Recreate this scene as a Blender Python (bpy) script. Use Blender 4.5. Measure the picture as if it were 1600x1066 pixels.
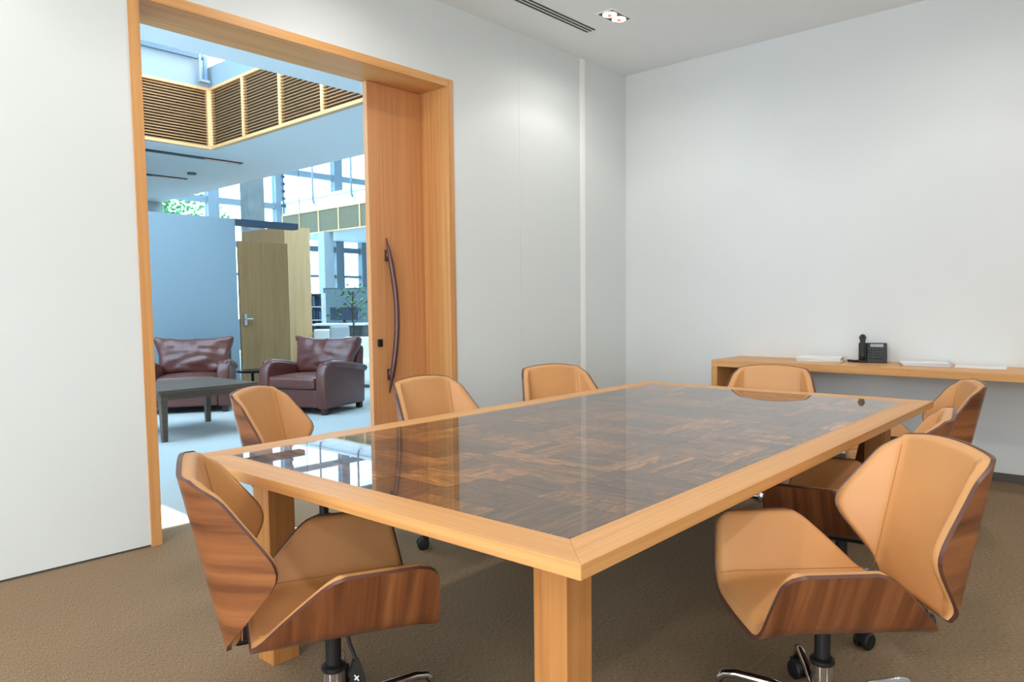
import bpy, bmesh, math, random
from mathutils import Matrix, Vector
random.seed(7)
sc = bpy.context.scene
for o in list(bpy.data.objects): bpy.data.objects.remove(o)
COL = sc.collection
PI = math.pi

# ------------------------------------------------------------------ camera
cd = bpy.data.cameras.new('camera'); cam = bpy.data.objects.new('camera', cd); COL.objects.link(cam)
R_ = Vector((0.658111, -0.75287, -0.008732)); U_ = Vector((0.05689, 0.038158, 0.997651)); F_ = R_.cross(U_) * -1
F_ = U_.cross(R_)
M = Matrix.Identity(4)
for i in range(3):
    M[i][0] = R_[i]; M[i][1] = U_[i]; M[i][2] = -F_[i]
M[0][3], M[1][3], M[2][3] = -5.9243, -4.0467, 1.2582
cam.matrix_world = M
cd.sensor_fit = 'HORIZONTAL'; cd.sensor_width = 36.0; cd.lens = 25.836
cd.shift_x = -0.02513; cd.shift_y = 0.01328; cd.clip_start = 0.05; cd.clip_end = 300
sc.camera = cam

# ------------------------------------------------------------------ world, sun, exposure
w = bpy.data.worlds.new('daylight_sky'); sc.world = w; w.use_nodes = True
bg = w.node_tree.nodes['Background']; bg.inputs[0].default_value = (0.90, 0.96, 1.0, 1); bg.inputs[1].default_value = 8.8
sd = bpy.data.lights.new('sun', 'SUN'); sun = bpy.data.objects.new('sun', sd); COL.objects.link(sun)
sd.energy = 30.0; sd.angle = 0.01; sd.color = (0.86, 0.94, 1.0)
sun.rotation_euler = Vector((-0.63, -0.588, -1.0)).to_track_quat('-Z', 'Y').to_euler(); sun.location = (5, 10, 20)
sc.view_settings.view_transform = 'Standard'; sc.view_settings.look = 'None'
sc.view_settings.gamma = 1.0; sc.view_settings.use_curve_mapping = False; sc.view_settings.exposure = 0.09
sc.cycles.max_bounces = 8; sc.cycles.diffuse_bounces = 5; sc.cycles.glossy_bounces = 4; sc.cycles.transparent_max_bounces = 16
sc.cycles.sample_clamp_indirect = 6.0; sc.cycles.caustics_reflective = False; sc.cycles.caustics_refractive = False

def portal(name, loc, direction, sx, sy):
    l = bpy.data.lights.new(name, 'AREA'); l.shape = 'RECTANGLE'; l.size = sx; l.size_y = sy
    l.cycles.is_portal = True
    o = bpy.data.objects.new(name, l); COL.objects.link(o); o.location = loc
    o.rotation_euler = Vector(direction).to_track_quat('-Z', 'Y').to_euler()
portal('sky_portal_hall', (6.2, 16.8, 3.3), (0, -1, 0), 11.6, 6.4)
portal('sky_portal_void', (-5.1, 4.05, 4.6), (0, 0, -1), 7.8, 3.6)
portal('sky_portal_room', (-10.9, -4.2, 1.7), (1, 0, 0), 4.0, 3.2)
portal('sky_portal_room_side', (-9.0, -6.5, 1.75), (0, 1, 0), 2.8, 2.9)

# ------------------------------------------------------------------ materials
def lin(c): return tuple(((v/255)/12.92 if v/255 <= .04045 else ((v/255+.055)/1.055)**2.4) for v in c) + (1,)
def mat(name):
    m = bpy.data.materials.new(name); m.use_nodes = True
    nt = m.node_tree; b = nt.nodes['Principled BSDF']
    return m, nt, b
def plain(name, c, rough=.5, metal=0, spec=.5, bump=0, bscale=60, emit=None, coat=0, var=0.0, vscale=6):
    m, nt, b = mat(name)
    b.inputs['Base Color'].default_value = lin(c); b.inputs['Roughness'].default_value = rough
    b.inputs['Metallic'].default_value = metal; b.inputs['Specular IOR Level'].default_value = spec
    b.inputs['Coat Weight'].default_value = coat
    if emit:
        b.inputs['Emission Color'].default_value = lin(emit[0]); b.inputs['Emission Strength'].default_value = emit[1]
    tc = nt.nodes.new('ShaderNodeTexCoord')
    if bump:
        n = nt.nodes.new('ShaderNodeTexNoise'); n.inputs['Scale'].default_value = bscale; n.inputs['Detail'].default_value = 4
        nt.links.new(tc.outputs['Object'], n.inputs['Vector'])
        bp = nt.nodes.new('ShaderNodeBump'); bp.inputs['Strength'].default_value = bump; bp.inputs['Distance'].default_value = .01
        nt.links.new(n.outputs['Fac'], bp.inputs['Height']); nt.links.new(bp.outputs['Normal'], b.inputs['Normal'])
    if var:
        n = nt.nodes.new('ShaderNodeTexNoise'); n.inputs['Scale'].default_value = vscale; n.inputs['Detail'].default_value = 3
        nt.links.new(tc.outputs['Object'], n.inputs['Vector'])
        r = nt.nodes.new('ShaderNodeValToRGB'); L = lin(c)
        r.color_ramp.elements[0].color = tuple(v*(1-var) for v in L[:3])+(1,); r.color_ramp.elements[1].color = tuple(min(1, v*(1+var)) for v in L[:3])+(1,)
        r.color_ramp.elements[0].position = .3; r.color_ramp.elements[1].position = .7
        nt.links.new(n.outputs['Fac'], r.inputs['Fac']); nt.links.new(r.outputs['Color'], b.inputs['Base Color'])
    return m
def wood(name, cols, axis, fine=22, rough=.42, dist=1.2, along=.7, coat=0, rnd=False, spec=.4):
    m, nt, b = mat(name)
    b.inputs['Roughness'].default_value = rough; b.inputs['Coat Weight'].default_value = coat; b.inputs['Specular IOR Level'].default_value = spec
    b.inputs['Coat Roughness'].default_value = .15
    tc = nt.nodes.new('ShaderNodeTexCoord'); mp = nt.nodes.new('ShaderNodeMapping')
    s = [along if c in axis else fine for c in 'xyz']
    mp.inputs['Scale'].default_value = s
    src = tc.outputs['Object']
    oi = nt.nodes.new('ShaderNodeObjectInfo')
    va = nt.nodes.new('ShaderNodeVectorMath'); va.operation = 'ADD'
    vs = nt.nodes.new('ShaderNodeVectorMath'); vs.operation = 'SCALE'; vs.inputs['Scale'].default_value = 7.3
    cx = nt.nodes.new('ShaderNodeCombineXYZ')
    for k in range(3): nt.links.new(oi.outputs['Random'], cx.inputs[k])
    nt.links.new(cx.outputs[0], vs.inputs[0]); nt.links.new(src, va.inputs[0]); nt.links.new(vs.outputs[0], va.inputs[1])
    nt.links.new(va.outputs[0], mp.inputs['Vector'])
    n = nt.nodes.new('ShaderNodeTexNoise'); n.inputs['Scale'].default_value = 1; n.inputs['Detail'].default_value = 7; n.inputs['Roughness'].default_value = .62; n.inputs['Distortion'].default_value = dist
    nt.links.new(mp.outputs[0], n.inputs['Vector'])
    r = nt.nodes.new('ShaderNodeValToRGB'); cr = r.color_ramp
    cr.elements[0].color = lin(cols[0]); cr.elements[0].position = .3
    cr.elements[1].color = lin(cols[-1]); cr.elements[1].position = .72
    for i, c in enumerate(cols[1:-1]):
        e = cr.elements.new(.3 + .42*(i+1)/(len(cols)-1)); e.color = lin(c)
    nt.links.new(n.outputs['Fac'], r.inputs['Fac'])
    out = r.outputs['Color']
    if rnd:
        hv = nt.nodes.new('ShaderNodeHueSaturation')
        ml = nt.nodes.new('ShaderNodeMapRange'); ml.inputs['To Min'].default_value = rnd[0]; ml.inputs['To Max'].default_value = rnd[1]
        pw = nt.nodes.new('ShaderNodeMath'); pw.operation = 'POWER'; pw.inputs[1].default_value = rnd[2]
        nt.links.new(oi.outputs['Random'], pw.inputs[0]); nt.links.new(pw.outputs[0], ml.inputs['Value'])
        nt.links.new(ml.outputs[0], hv.inputs['Value']); nt.links.new(out, hv.inputs['Color']); out = hv.outputs['Color']
    nt.links.new(out, b.inputs['Base Color'])
    bp = nt.nodes.new('ShaderNodeBump'); bp.inputs['Strength'].default_value = .12; bp.inputs['Distance'].default_value = .002
    nt.links.new(n.outputs['Fac'], bp.inputs['Height']); nt.links.new(bp.outputs['Normal'], b.inputs['Normal'])
    return m
def glass(name, tint=(1, 1, 1), ior=1.45, gain=1.0):
    m = bpy.data.materials.new(name); m.use_nodes = True; nt = m.node_tree; nt.nodes.clear()
    o = nt.nodes.new('ShaderNodeOutputMaterial'); mx = nt.nodes.new('ShaderNodeMixShader')
    t = nt.nodes.new('ShaderNodeBsdfTransparent'); t.inputs[0].default_value = tint + (1,)
    g = nt.nodes.new('ShaderNodeBsdfGlossy'); g.inputs['Roughness'].default_value = .015
    fr = nt.nodes.new('ShaderNodeFresnel'); fr.inputs[0].default_value = ior
    ge = nt.nodes.new('ShaderNodeNewGeometry'); sb = nt.nodes.new('ShaderNodeMath'); sb.operation = 'SUBTRACT'; sb.inputs[0].default_value = 1
    ml = nt.nodes.new('ShaderNodeMath'); ml.operation = 'MULTIPLY'; mg = nt.nodes.new('ShaderNodeMath'); mg.operation = 'MULTIPLY'; mg.use_clamp = True; mg.inputs[1].default_value = gain
    nt.links.new(ge.outputs['Backfacing'], sb.inputs[1]); nt.links.new(sb.outputs[0], ml.inputs[0]); nt.links.new(fr.outputs[0], ml.inputs[1])
    nt.links.new(ml.outputs[0], mg.inputs[0]); nt.links.new(mg.outputs[0], mx.inputs[0])
    nt.links.new(t.outputs[0], mx.inputs[1]); nt.links.new(g.outputs[0], mx.inputs[2]); nt.links.new(mx.outputs[0], o.inputs[0])
    return m
def carpet(name, ca, cb, rib_axis=1):
    m, nt, b = mat(name); b.inputs['Roughness'].default_value = .95; b.inputs['Specular IOR Level'].default_value = .1
    tc = nt.nodes.new('ShaderNodeTexCoord')
    mp = nt.nodes.new('ShaderNodeMapping'); mp.inputs['Scale'].default_value = (330, 60, 100)
    nt.links.new(tc.outputs['Object'], mp.inputs['Vector'])
    n1 = nt.nodes.new('ShaderNodeTexNoise'); n1.inputs['Scale'].default_value = 1; n1.inputs['Detail'].default_value = 3
    nt.links.new(mp.outputs[0], n1.inputs['Vector'])
    n2 = nt.nodes.new('ShaderNodeTexNoise'); n2.inputs['Scale'].default_value = 420; n2.inputs['Detail'].default_value = 2
    nt.links.new(tc.outputs['Object'], n2.inputs['Vector'])
    ad = nt.nodes.new('ShaderNodeMath'); ad.operation = 'ADD'
    nt.links.new(n1.outputs['Fac'], ad.inputs[0]); nt.links.new(n2.outputs['Fac'], ad.inputs[1])
    hf = nt.nodes.new('ShaderNodeMath'); hf.operation = 'MULTIPLY'; hf.inputs[1].default_value = .5
    nt.links.new(ad.outputs[0], hf.inputs[0])
    r = nt.nodes.new('ShaderNodeValToRGB'); r.color_ramp.elements[0].position = .40; r.color_ramp.elements[1].position = .60
    r.color_ramp.elements[0].color = lin(ca); r.color_ramp.elements[1].color = lin(cb)
    nt.links.new(hf.outputs[0], r.inputs['Fac']); nt.links.new(r.outputs['Color'], b.inputs['Base Color'])
    bp = nt.nodes.new('ShaderNodeBump'); bp.inputs['Strength'].default_value = .6; bp.inputs['Distance'].default_value = .004
    nt.links.new(hf.outputs[0], bp.inputs['Height']); nt.links.new(bp.outputs['Normal'], b.inputs['Normal'])
    return m

WALL = plain('painted_wall', (216, 220, 219), .8, spec=.25, bump=.03, bscale=220)
WALLR = plain('painted_wall_scuffed', (216, 219, 219), .75, spec=.25, var=.012, vscale=1.7)
WHITE = plain('white_paint', (243, 243, 240), .6)
CEIL = plain('ceiling_paint', (238, 242, 243), .85, spec=.2)
GREYP = plain('grey_paint', (176, 180, 182), .7)
HALLW = plain('hall_paint', (236, 238, 240), .75)
DARKG = plain('dark_grey_paint', (92, 92, 94), .6)
STEELB = plain('steel_paint', (52, 66, 84), .5)
FRAMEP = plain('window_frame_paint', (128, 138, 146), .5)
CONC = plain('concrete', (128, 130, 128), .85, bump=.15, bscale=25, var=.12, vscale=4)
BASEGAP = plain('baseboard_and_gap_shade', (84, 78, 72), .6)
OAKX = wood('oak_along_x', [(196, 138, 80), (212, 156, 96), (220, 168, 110)], 'x', fine=40, dist=.3)
OAKY = wood('oak_along_y', [(196, 138, 80), (212, 156, 96), (220, 168, 110)], 'y', fine=40, dist=.3)
OAKZ = wood('oak_along_z', [(188, 130, 74), (206, 148, 90), (214, 160, 102)], 'z', fine=40, dist=.3)
OAKLEG = wood('oak_leg', [(166, 108, 56), (184, 126, 70), (194, 138, 82)], 'z', fine=40, dist=.3)
OAKDOOR = wood('oak_door', [(190, 130, 82), (204, 144, 94), (212, 154, 102)], 'z', fine=36, dist=.3)
OAKP = wood('pale_oak', [(212, 166, 114), (234, 192, 142)], 'z', fine=18)
OAKPX = wood('pale_oak_rail', [(206, 150, 96), (228, 176, 122)], 'x', fine=18)
DOORB = wood('brown_door_wood', [(128, 98, 62), (150, 118, 78)], 'z', fine=14)
SLAT = wood('slat_wood', [(158, 116, 78), (186, 144, 102)], 'x', fine=30)
SLATBACK = plain('louvre_backing', (92, 72, 54), .9)
MESHP = plain('brown_infill', (120, 108, 84), .8, var=.08, vscale=20)
WALNUTS = wood('walnut_seat', [(72, 38, 20), (118, 68, 38), (150, 94, 56)], 'yz', fine=24, along=.9, dist=.25, rough=.35, spec=.5)
WALNUTB = wood('walnut_back', [(82, 44, 24), (138, 84, 48), (168, 108, 66)], 'xy', fine=15, along=.9, dist=.45, rough=.35, spec=.5)
PLYEDGE = plain('walnut_edge', (92, 60, 50), .35)
TAN = plain('tan_leather', (206, 150, 94), .46, bump=.05, bscale=260, var=.03, vscale=5)
SEAM = plain('tan_seam', (184, 124, 68), .6)
BLACK = plain('black_plastic', (22, 22, 23), .45)
BLACKM = plain('black_metal', (26, 26, 28), .35, metal=.6)
CHROME = plain('polished_aluminium', (205, 205, 208), .16, metal=1)
BURG = plain('burgundy_leather', (96, 50, 42), .33, bump=.1, bscale=40, var=.12, vscale=7, spec=.6)
TABLEW = wood('grey_brown_wood', [(76, 58, 46), (106, 84, 68)], 'x', fine=20)
HANDLE = plain('bronze_handle', (92, 62, 58), .28, metal=.35)
CARPET = carpet('taupe_carpet', (118, 98, 76), (170, 146, 118))
CARPETH = carpet('hall_carpet', (164, 162, 158), (204, 202, 198))
GLASS = glass('window_glass')
def frosted(name, c):
    m = bpy.data.materials.new(name); m.use_nodes = True; nt = m.node_tree; nt.nodes.clear()
    o = nt.nodes.new('ShaderNodeOutputMaterial'); t = nt.nodes.new('ShaderNodeBsdfTranslucent'); t.inputs[0].default_value = c + (1,)
    nt.links.new(t.outputs[0], o.inputs[0]); return m
FROST = frosted('frosted_roof_glass', (.20, .30, .37))
BLUEGLASS = glass('added_tint_glass', (.58, .76, .87))  # tint added to the glass so the hall daylight turns blue
TOPGLASS = glass('table_glass', ior=1.5, gain=1.25)
PAPER = plain('paper', (232, 232, 230), .8)
PAPERB = plain('blue_grey_paper', (196, 206, 218), .8)
BARK = plain('bark', (74, 60, 48), .9)
LEAFM = plain('leaf', (76, 128, 52), .6, var=.3, vscale=3)
GROUND = plain('paving', (150, 150, 146), .9)
TEAL = plain('storage_grey', (104, 116, 122), .6)
LAMPSH = plain('lamp_shade', (56, 60, 62), .7)
COPPER = plain('copper_reflection', (196, 122, 76), .4, metal=.3)
LAMPE = plain('lamp_lens', (255, 250, 244), .4, emit=((255, 248, 238), 1.6))
FILAM = plain('lamp_core', (220, 110, 80), .4, emit=((255, 120, 80), .8))

# ------------------------------------------------------------------ mesh helpers
class MB:
    def __init__(s): s.v = []; s.f = []; s.m = []
    def add(s, vs, fs, mi=0):
        o = len(s.v); s.v += [tuple(v) for v in vs]; s.f += [tuple(i+o for i in f) for f in fs]; s.m += [mi]*len(fs); return s
    def box(s, x0, x1, y0, y1, z0, z1, mi=0):
        vs = [(x0,y0,z0),(x1,y0,z0),(x1,y1,z0),(x0,y1,z0),(x0,y0,z1),(x1,y0,z1),(x1,y1,z1),(x0,y1,z1)]
        return s.add(vs, [(0,3,2,1),(4,5,6,7),(0,1,5,4),(1,2,6,5),(2,3,7,6),(3,0,4,7)], mi)
    def lathe(s, prof, n=20, c=(0,0,0), mi=0, axis='z'):
        vs = []
        for r, z in prof:
            for k in range(n):
                a = 2*PI*k/n; q = (r*math.cos(a), r*math.sin(a), z)
                if axis == 'y': q = (q[0], q[2], q[1])
                if axis == 'x': q = (q[2], q[0], q[1])
                vs.append((c[0]+q[0], c[1]+q[1], c[2]+q[2]))
        fs = []
        for i in range(len(prof)-1):
            for k in range(n):
                a, b2 = i*n+k, i*n+(k+1) % n
                fs.append((a, b2, b2+n, a+n))
        fs.append(tuple(range(n))[::-1]); fs.append(tuple(range((len(prof)-1)*n, len(prof)*n)))
        return s.add(vs, fs, mi)
    def tube(s, pts, rad, n=8, mi=0):
        pts = [Vector(p) for p in pts]
        if not isinstance(rad, (list, tuple)): rad = [rad]*len(pts)
        vs = []; prev = None
        for i, p in enumerate(pts):
            t = (pts[min(i+1, len(pts)-1)]-pts[max(i-1, 0)]).normalized()
            a = prev if prev is not None else (Vector((0,0,1)) if abs(t.z) < .9 else Vector((1,0,0)))
            x = (a - t*a.dot(t)).normalized(); prev = x; y = t.cross(x)
            for k in range(n):
                an = 2*PI*k/n; vs.append(p + (x*math.cos(an)+y*math.sin(an))*rad[i])
        fs = []
        for i in range(len(pts)-1):
            for k in range(n):
                a, b2 = i*n+k, i*n+(k+1) % n; fs.append((a, b2, b2+n, a+n))
        fs.append(tuple(range(n))[::-1]); fs.append(tuple(range((len(pts)-1)*n, len(pts)*n)))
        return s.add(vs, fs, mi)
    def prism(s, outline, axis, a0, a1, mi=0):
        n = len(outline); vs = []
        for a in (a0, a1):
            for p, q in outline:
                vs.append({'x': (a,p,q), 'y': (p,a,q), 'z': (p,q,a)}[axis])
        fs = [tuple(range(n))[::-1], tuple(range(n, 2*n))] + [(i, (i+1) % n, n+(i+1) % n, n+i) for i in range(n)]
        return s.add(vs, fs, mi)
    def mesh(s, name, mats, smooth=False, bevel=0, seg=2):
        me = bpy.data.meshes.new(name); me.from_pydata(s.v, [], s.f); me.update()
        bm = bmesh.new(); bm.from_mesh(me); bmesh.ops.recalc_face_normals(bm, faces=bm.faces)
        if bevel:
            eds = [e for e in bm.edges if len(e.link_faces) == 2 and e.calc_face_angle(0) > .6]
            bmesh.ops.bevel(bm, geom=eds, offset=bevel, segments=seg, affect='EDGES', profile=.5)
        bm.to_mesh(me); bm.free()
        if not isinstance(mats, (list, tuple)): mats = [mats]
        for m in mats: me.materials.append(m)
        if len(mats) > 1 and not bevel:
            for p, k in zip(me.polygons, s.m): p.material_index = k
        if smooth:
            for p in me.polygons: p.use_smooth = True
        return me
    def build(s, name, mats, parent=None, smooth=False, bevel=0, seg=2, loc=None, rot=None):
        return link(name, s.mesh(name, mats, smooth, bevel, seg), parent, loc, rot)
def link(name, data, parent=None, loc=None, rot=None, scale=None):
    o = bpy.data.objects.new(name, data); COL.objects.link(o)
    if parent: o.parent = parent
    if loc: o.location = loc
    if rot: o.rotation_euler = rot
    if scale: o.scale = scale
    return o
def tag(o, label=None, cat=None, group=None, kind=None):
    if label: o['label'] = label
    if cat: o['category'] = cat
    if group: o['group'] = group
    if kind: o['kind'] = kind
    return o
def thing(name, label, cat, loc=(0,0,0), rz=0, group=None):
    o = bpy.data.objects.new(name, None); COL.objects.link(o); o.location = loc; o.rotation_euler = (0,0,rz); o.empty_display_size = .1
    return tag(o, label, cat, group)
def shell(name, label=None, loc=(0,0,0)):
    o = bpy.data.objects.new(name, None); COL.objects.link(o); o.location = loc; o.empty_display_size = .1
    return tag(o, label, None, None, 'structure')
def struct(name, mb, m, label=None, cat=None, smooth=False, bevel=0):
    return tag(mb.build(name, m, None, smooth, bevel), label, cat, None, 'structure')
def copy_tree(o, parent=None):
    c = o.copy(); COL.objects.link(c); c.parent = parent
    for ch in list(o.children): copy_tree(ch, c)
    return c
def bx(*a): return MB().box(*a)
def autosmooth(o, ang=.6):
    for p in o.data.polygons: p.use_smooth = True
    o.data.set_sharp_from_angle(angle=ang)

H = 3.409
# ================================================================== ROOM SHELL
struct('floor', bx(-11, .05, -6.6, .30, -.1, 0), CARPET, 'taupe ribbed carpet covering the meeting room floor', 'floor')
struct('ceiling', bx(-11, .05, -6.6, 0, H, H+.25), CEIL, 'plain white ceiling of the meeting room', 'ceiling')
X0, X1, DZ = -4.411, -2.217, 2.885
wl = MB().box(-11, X0, 0, .35, .012, 3.66).box(X0, X1, 0, .35, DZ, 3.66).box(X1, -1.502, 0, .28, .012, 3.66).box(-1.5006, -.71, 0, .28, .012, 3.66).box(-.64, .3, 0, .28, .012, 3.66).box(X1, 12, .345, .40, 0, 3.66).box(-.71, -.64, .02, .28, .012, 3.66)
struct('wall_left', wl, WALL, 'white wall with the wide oak door opening', 'wall')
struct('shadow_gap_left', MB().box(-11, X0, .008, .3, 0, .012).box(X1, 0, .008, .28, 0, .012), BASEGAP, 'dark strip painted for the shadow gap at the foot of the left wall')  # no skirting on this wall: dark strip painted as the gap's shadow
struct('trim_1', bx(-.708, -.645, -.006, .03, .012, H-.002), WHITE, 'bright white vertical strip on the left wall near the corner')
struct('wall_right', bx(0, .3, -6.6, .28, 0, 3.66), WALLR, 'white end wall behind the long oak shelf', 'wall')
struct('baseboard_right', bx(-.012, 0, -6.6, 0, 0, .06), BASEGAP, 'dark grey skirting along the end wall')
struct('wall_back', MB().box(-7.6, .3, -6.8, -6.6, 0, 3.66).box(-11, -10.4, -6.8, -6.6, 0, 3.66).box(-10.4, -7.6, -6.8, -6.6, 0, .3).box(-10.4, -7.6, -6.8, -6.6, 3.2, 3.66), WALL, 'white wall behind the camera', 'wall')
w5 = shell('added_window_side', 'added unseen window behind the camera on the right, filling the room with light')  # added window out of view, lets in more fill light for the ceiling
for k in range(3): bx(-10.4+1.37*k, -10.34+1.37*k, -6.74, -6.66, .3, 3.2).build('mullion', FRAMEP, w5)
for z in (.3, 3.16): bx(-10.4, -7.6, -6.74, -6.66, z, z+.04).build('transom', FRAMEP, w5)
for k in range(2): bx(-10.34+1.37*k, -9.03+1.37*k, -6.703, -6.697, .34, 3.16).build('pane', GLASS, w5)
wr = MB().box(-11.2, -11, -6.8, -6.2, 0, 3.66).box(-11.2, -11, -2.2, .35, 0, 3.66).box(-11.2, -11, -6.2, -2.2, 0, .1).box(-11.2, -11, -6.2, -2.2, 3.3, 3.66)
struct('wall_rear', wr, WALL, 'white wall with a wide window behind the camera', 'wall')
w3 = shell('window_1', 'wide room window behind the camera')
for k in range(5):
    y = -6.2 + 1.0*k; bx(-11.14, -11.06, y-.03, y+.03, .1, 3.3).build('mullion', FRAMEP, w3)
for z in (.1, 3.26): bx(-11.14, -11.06, -6.2, -2.2, z, z+.04).build('transom', FRAMEP, w3)
for k in range(4):
    y = -6.2+1.0*k; bx(-11.103, -11.097, y+.03, y+.97, .14, 3.26).build('pane', GLASS, w3)

# door frame (oak lining) and sliding door
df = shell('trim_2', 'oak lining around the wide door opening')
bx(X0, X0+.055, -.008, .352, 0, DZ).build('left_jamb', OAKZ, df, bevel=.002)
bx(X1-.055, X1, -.008, .284, 0, DZ).build('right_jamb', OAKZ, df, bevel=.002)
bx(X0+.055, X1-.055, -.008, .352, DZ-.055, DZ).build('head', OAKX, df, bevel=.002)
dr = shell('door_1', 'tall oak sliding door half open with a curved bronze pull handle', (-2.76, .289, 0))
bx(0, 1.2, 0, .046, .008, 2.828).build('leaf', OAKDOOR, dr, bevel=.002)
hp = MB()
pts = []; rad = []
for k in range(25):
    t = k/24; z = .625 + 1.12*t
    bow = math.sin(PI*t)
    pts.append((.125 + .055*bow, -.022 - .035*bow, z)); rad.append(.004 + .016*min(1, bow*2.2))
hp.tube(pts, rad, 12)
hp.box(.125, .16, -.03, 0, 1.58, 1.66).box(.125, .16, -.03, 0, .72, .80)
hd = hp.build('pull_handle', HANDLE, dr, smooth=True); tag(hd, 'long curved bronze pull handle')
bx(.045, .08, -.018, 0, .965, 1.02).build('lock', BLACKM, dr, bevel=.004)

# ceiling fittings
v = thing('linear_diffuser', 'white linear air diffuser with three dark slots in the ceiling', 'vent', (-1.16, -.465, H))
bx(-2.4, .012, -.06, .06, -.005, 0).build('plate', CEIL, v)
for k in (-1, 0, 1): bx(-2.38, 0, k*.035-.008, k*.035+.008, -.008, -.0045).build('slot', plain('slot_dark%d' % k, (70, 72, 68), .9), v)
def downlight(x, y, label, group, power=15.5):
    t = thing('twin_downlight', label, 'downlight', (x, y, H), 0, group)
    f = MB()
    for a in ((-.13, .13, -.08, -.068), (-.13, .13, .068, .08), (-.13, -.12, -.068, .068), (.12, .13, -.068, .068)): f.box(a[0], a[1], a[2], a[3], -.006, 0)
    f.build('frame', WHITE, t)
    bx(-.12, .12, -.068, .068, -.003, -.0005).build('recess', BLACK, t)
    for s in (-1, 1):
        lm = MB().lathe([(.054, -.004), (.054, -.010), (.047, -.012), (.02, -.008)], 24, (s*.06, 0, 0)).build('reflector', LAMPE, t, smooth=True)
        MB().lathe([(.015, -.008), (.015, -.018), (.005, -.021)], 12, (s*.06, 0, 0)).build('bulb', FILAM, lm)
        l = bpy.data.lights.new('downlight_lamp', 'SPOT'); l.energy = power*(.8 if s < 0 else 1.2); l.spot_size = math.radians(127 if s < 0 else 172); l.spot_blend = .3 if s < 0 else .6; l.shadow_soft_size = .05
        l.color = (1.0, .965, .92)
        lo = bpy.data.objects.new('downlight_lamp', l); COL.objects.link(lo); lo.parent = t; lo.location = (s*.06, 0, -.075)
downlight(-1.27, -.765, 'square twin downlight set in the ceiling near the far corner', 'twin ceiling downlights')
for x, y in ((-3.4, -.765), (-5.55, -.765), (-1.27, -3.0), (-3.4, -3.0), (-5.55, -3.0), (-1.27, -5.2), (-3.4, -5.2), (-5.55, -5.2), (-7.7, -.765), (-7.7, -3.0), (-7.7, -5.2)):
    downlight(x, y, 'twin ceiling downlight of the meeting room outside the picture', 'twin ceiling downlights')

# ================================================================== CONFERENCE TABLE
L, W, TH, FW = 3.0794, 1.7241, .74, .115
tb = thing('conference_table', 'large oak conference table with a glossy brown inlaid top under glass', 'table', (-3.2717, -2.2682, 0), .0224)
l2, w2 = L/2, W/2
def board(nm, quad, m):
    MB().prism(quad, 'z', TH-.0346, TH).build(nm, m, tb, bevel=.0012, seg=1)
board('frame_board', [(-l2,-w2),(-l2+FW,-w2+FW),(-l2+FW,w2-FW),(-l2,w2)], OAKY)
board('frame_board', [(l2,-w2),(l2,w2),(l2-FW,w2-FW),(l2-FW,-w2+FW)], OAKY)
board('frame_board', [(-l2,-w2),(l2,-w2),(l2-FW,-w2+FW),(-l2+FW,-w2+FW)], OAKX)
board('frame_board', [(-l2,w2),(-l2+FW,w2-FW),(l2-FW,w2-FW),(l2,w2)], OAKX)
bx(-l2+FW, l2-FW, -w2+FW, w2-FW, TH-.034, TH-.011).build('core_panel', plain('core_dark', (40, 28, 20), .8), tb)
OV, LW = .1628, .1005
for sx in (-1, 1):
    for sy in (-1, 1):
        a = sx*(l2-OV); b_ = sy*(w2-OV)
        bx(min(a, a-sx*LW), max(a, a-sx*LW), min(b_, b_-sy*LW), max(b_, b_-sy*LW), 0, TH-.0346).build('leg', OAKLEG, tb, bevel=.002)
# inlay pieces: rectangles of veneer under the glass
rects = []
def split(x0, x1, y0, y1, along=None):
    wx, wy = x1-x0, y1-y0
    if along is None:
        if max(wx, wy) < .34:      # a block: cut it into a few parallel strips
            n = random.choice((2, 3, 3, 4)); cuts = sorted(random.uniform(.15, .85) for _ in range(n-1)); cuts = [0]+[.5*c+.5*(k+1)/n for k, c in enumerate(cuts)]+[1]
            k = random.random() < .5
            for a, b2 in zip(cuts, cuts[1:]):
                rects.append((x0+wx*a, x0+wx*b2, y0, y1) if k else (x0, x1, y0+wy*a, y0+wy*b2))
            return
        t = .36 + .28*random.random()
        if wx*(.8+.4*random.random()) > wy: split(x0, x0+wx*t, y0, y1); split(x0+wx*t, x1, y0, y1)
        else: split(x0, x1, y0, y0+wy*t); split(x0, x1, y0+wy*t, y1)
split(-l2+FW, l2-FW, -w2+FW, w2-FW)
INL = [wood('inlay_veneer_x', [(34, 20, 12), (92, 58, 28), (150, 98, 44), (206, 144, 66)], 'x', fine=34, along=5, dist=2.5, rough=.5, rnd=(.5, 2.0, 1.9)),
       wood('inlay_veneer_y', [(34, 20, 12), (88, 56, 28), (142, 92, 42), (196, 134, 60)], 'y', fine=34, along=5, dist=2.5, rough=.5, rnd=(.5, 2.0, 1.9))]
inm = [bx(-.5, .5, -.5, .5, -.5, .5).mesh('inlay_piece', m) for m in INL]
for x0, x1, y0, y1 in rects:
    k = 0 if (x1-x0) > (y1-y0) else 1
    if random.random() < .25: k = 1-k
    zt = TH-.0045-random.random()*.0012
    # world-sized texture: bake the size in the mesh so the grain keeps its scale
    me = inm[k].copy()
    for vv in me.vertices: vv.co = (vv.co.x*(x1-x0-.0016), vv.co.y*(y1-y0-.0016), vv.co.z*.006)
    link('inlay_piece', me, tb, ((x0+x1)/2, (y0+y1)/2, zt-.003))
tag(bx(-l2+FW, l2-FW, -w2+FW, w2-FW, TH-.004, TH-.0005).build('glass_top', TOPGLASS, tb), 'clear glass sheet over the inlay')

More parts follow.
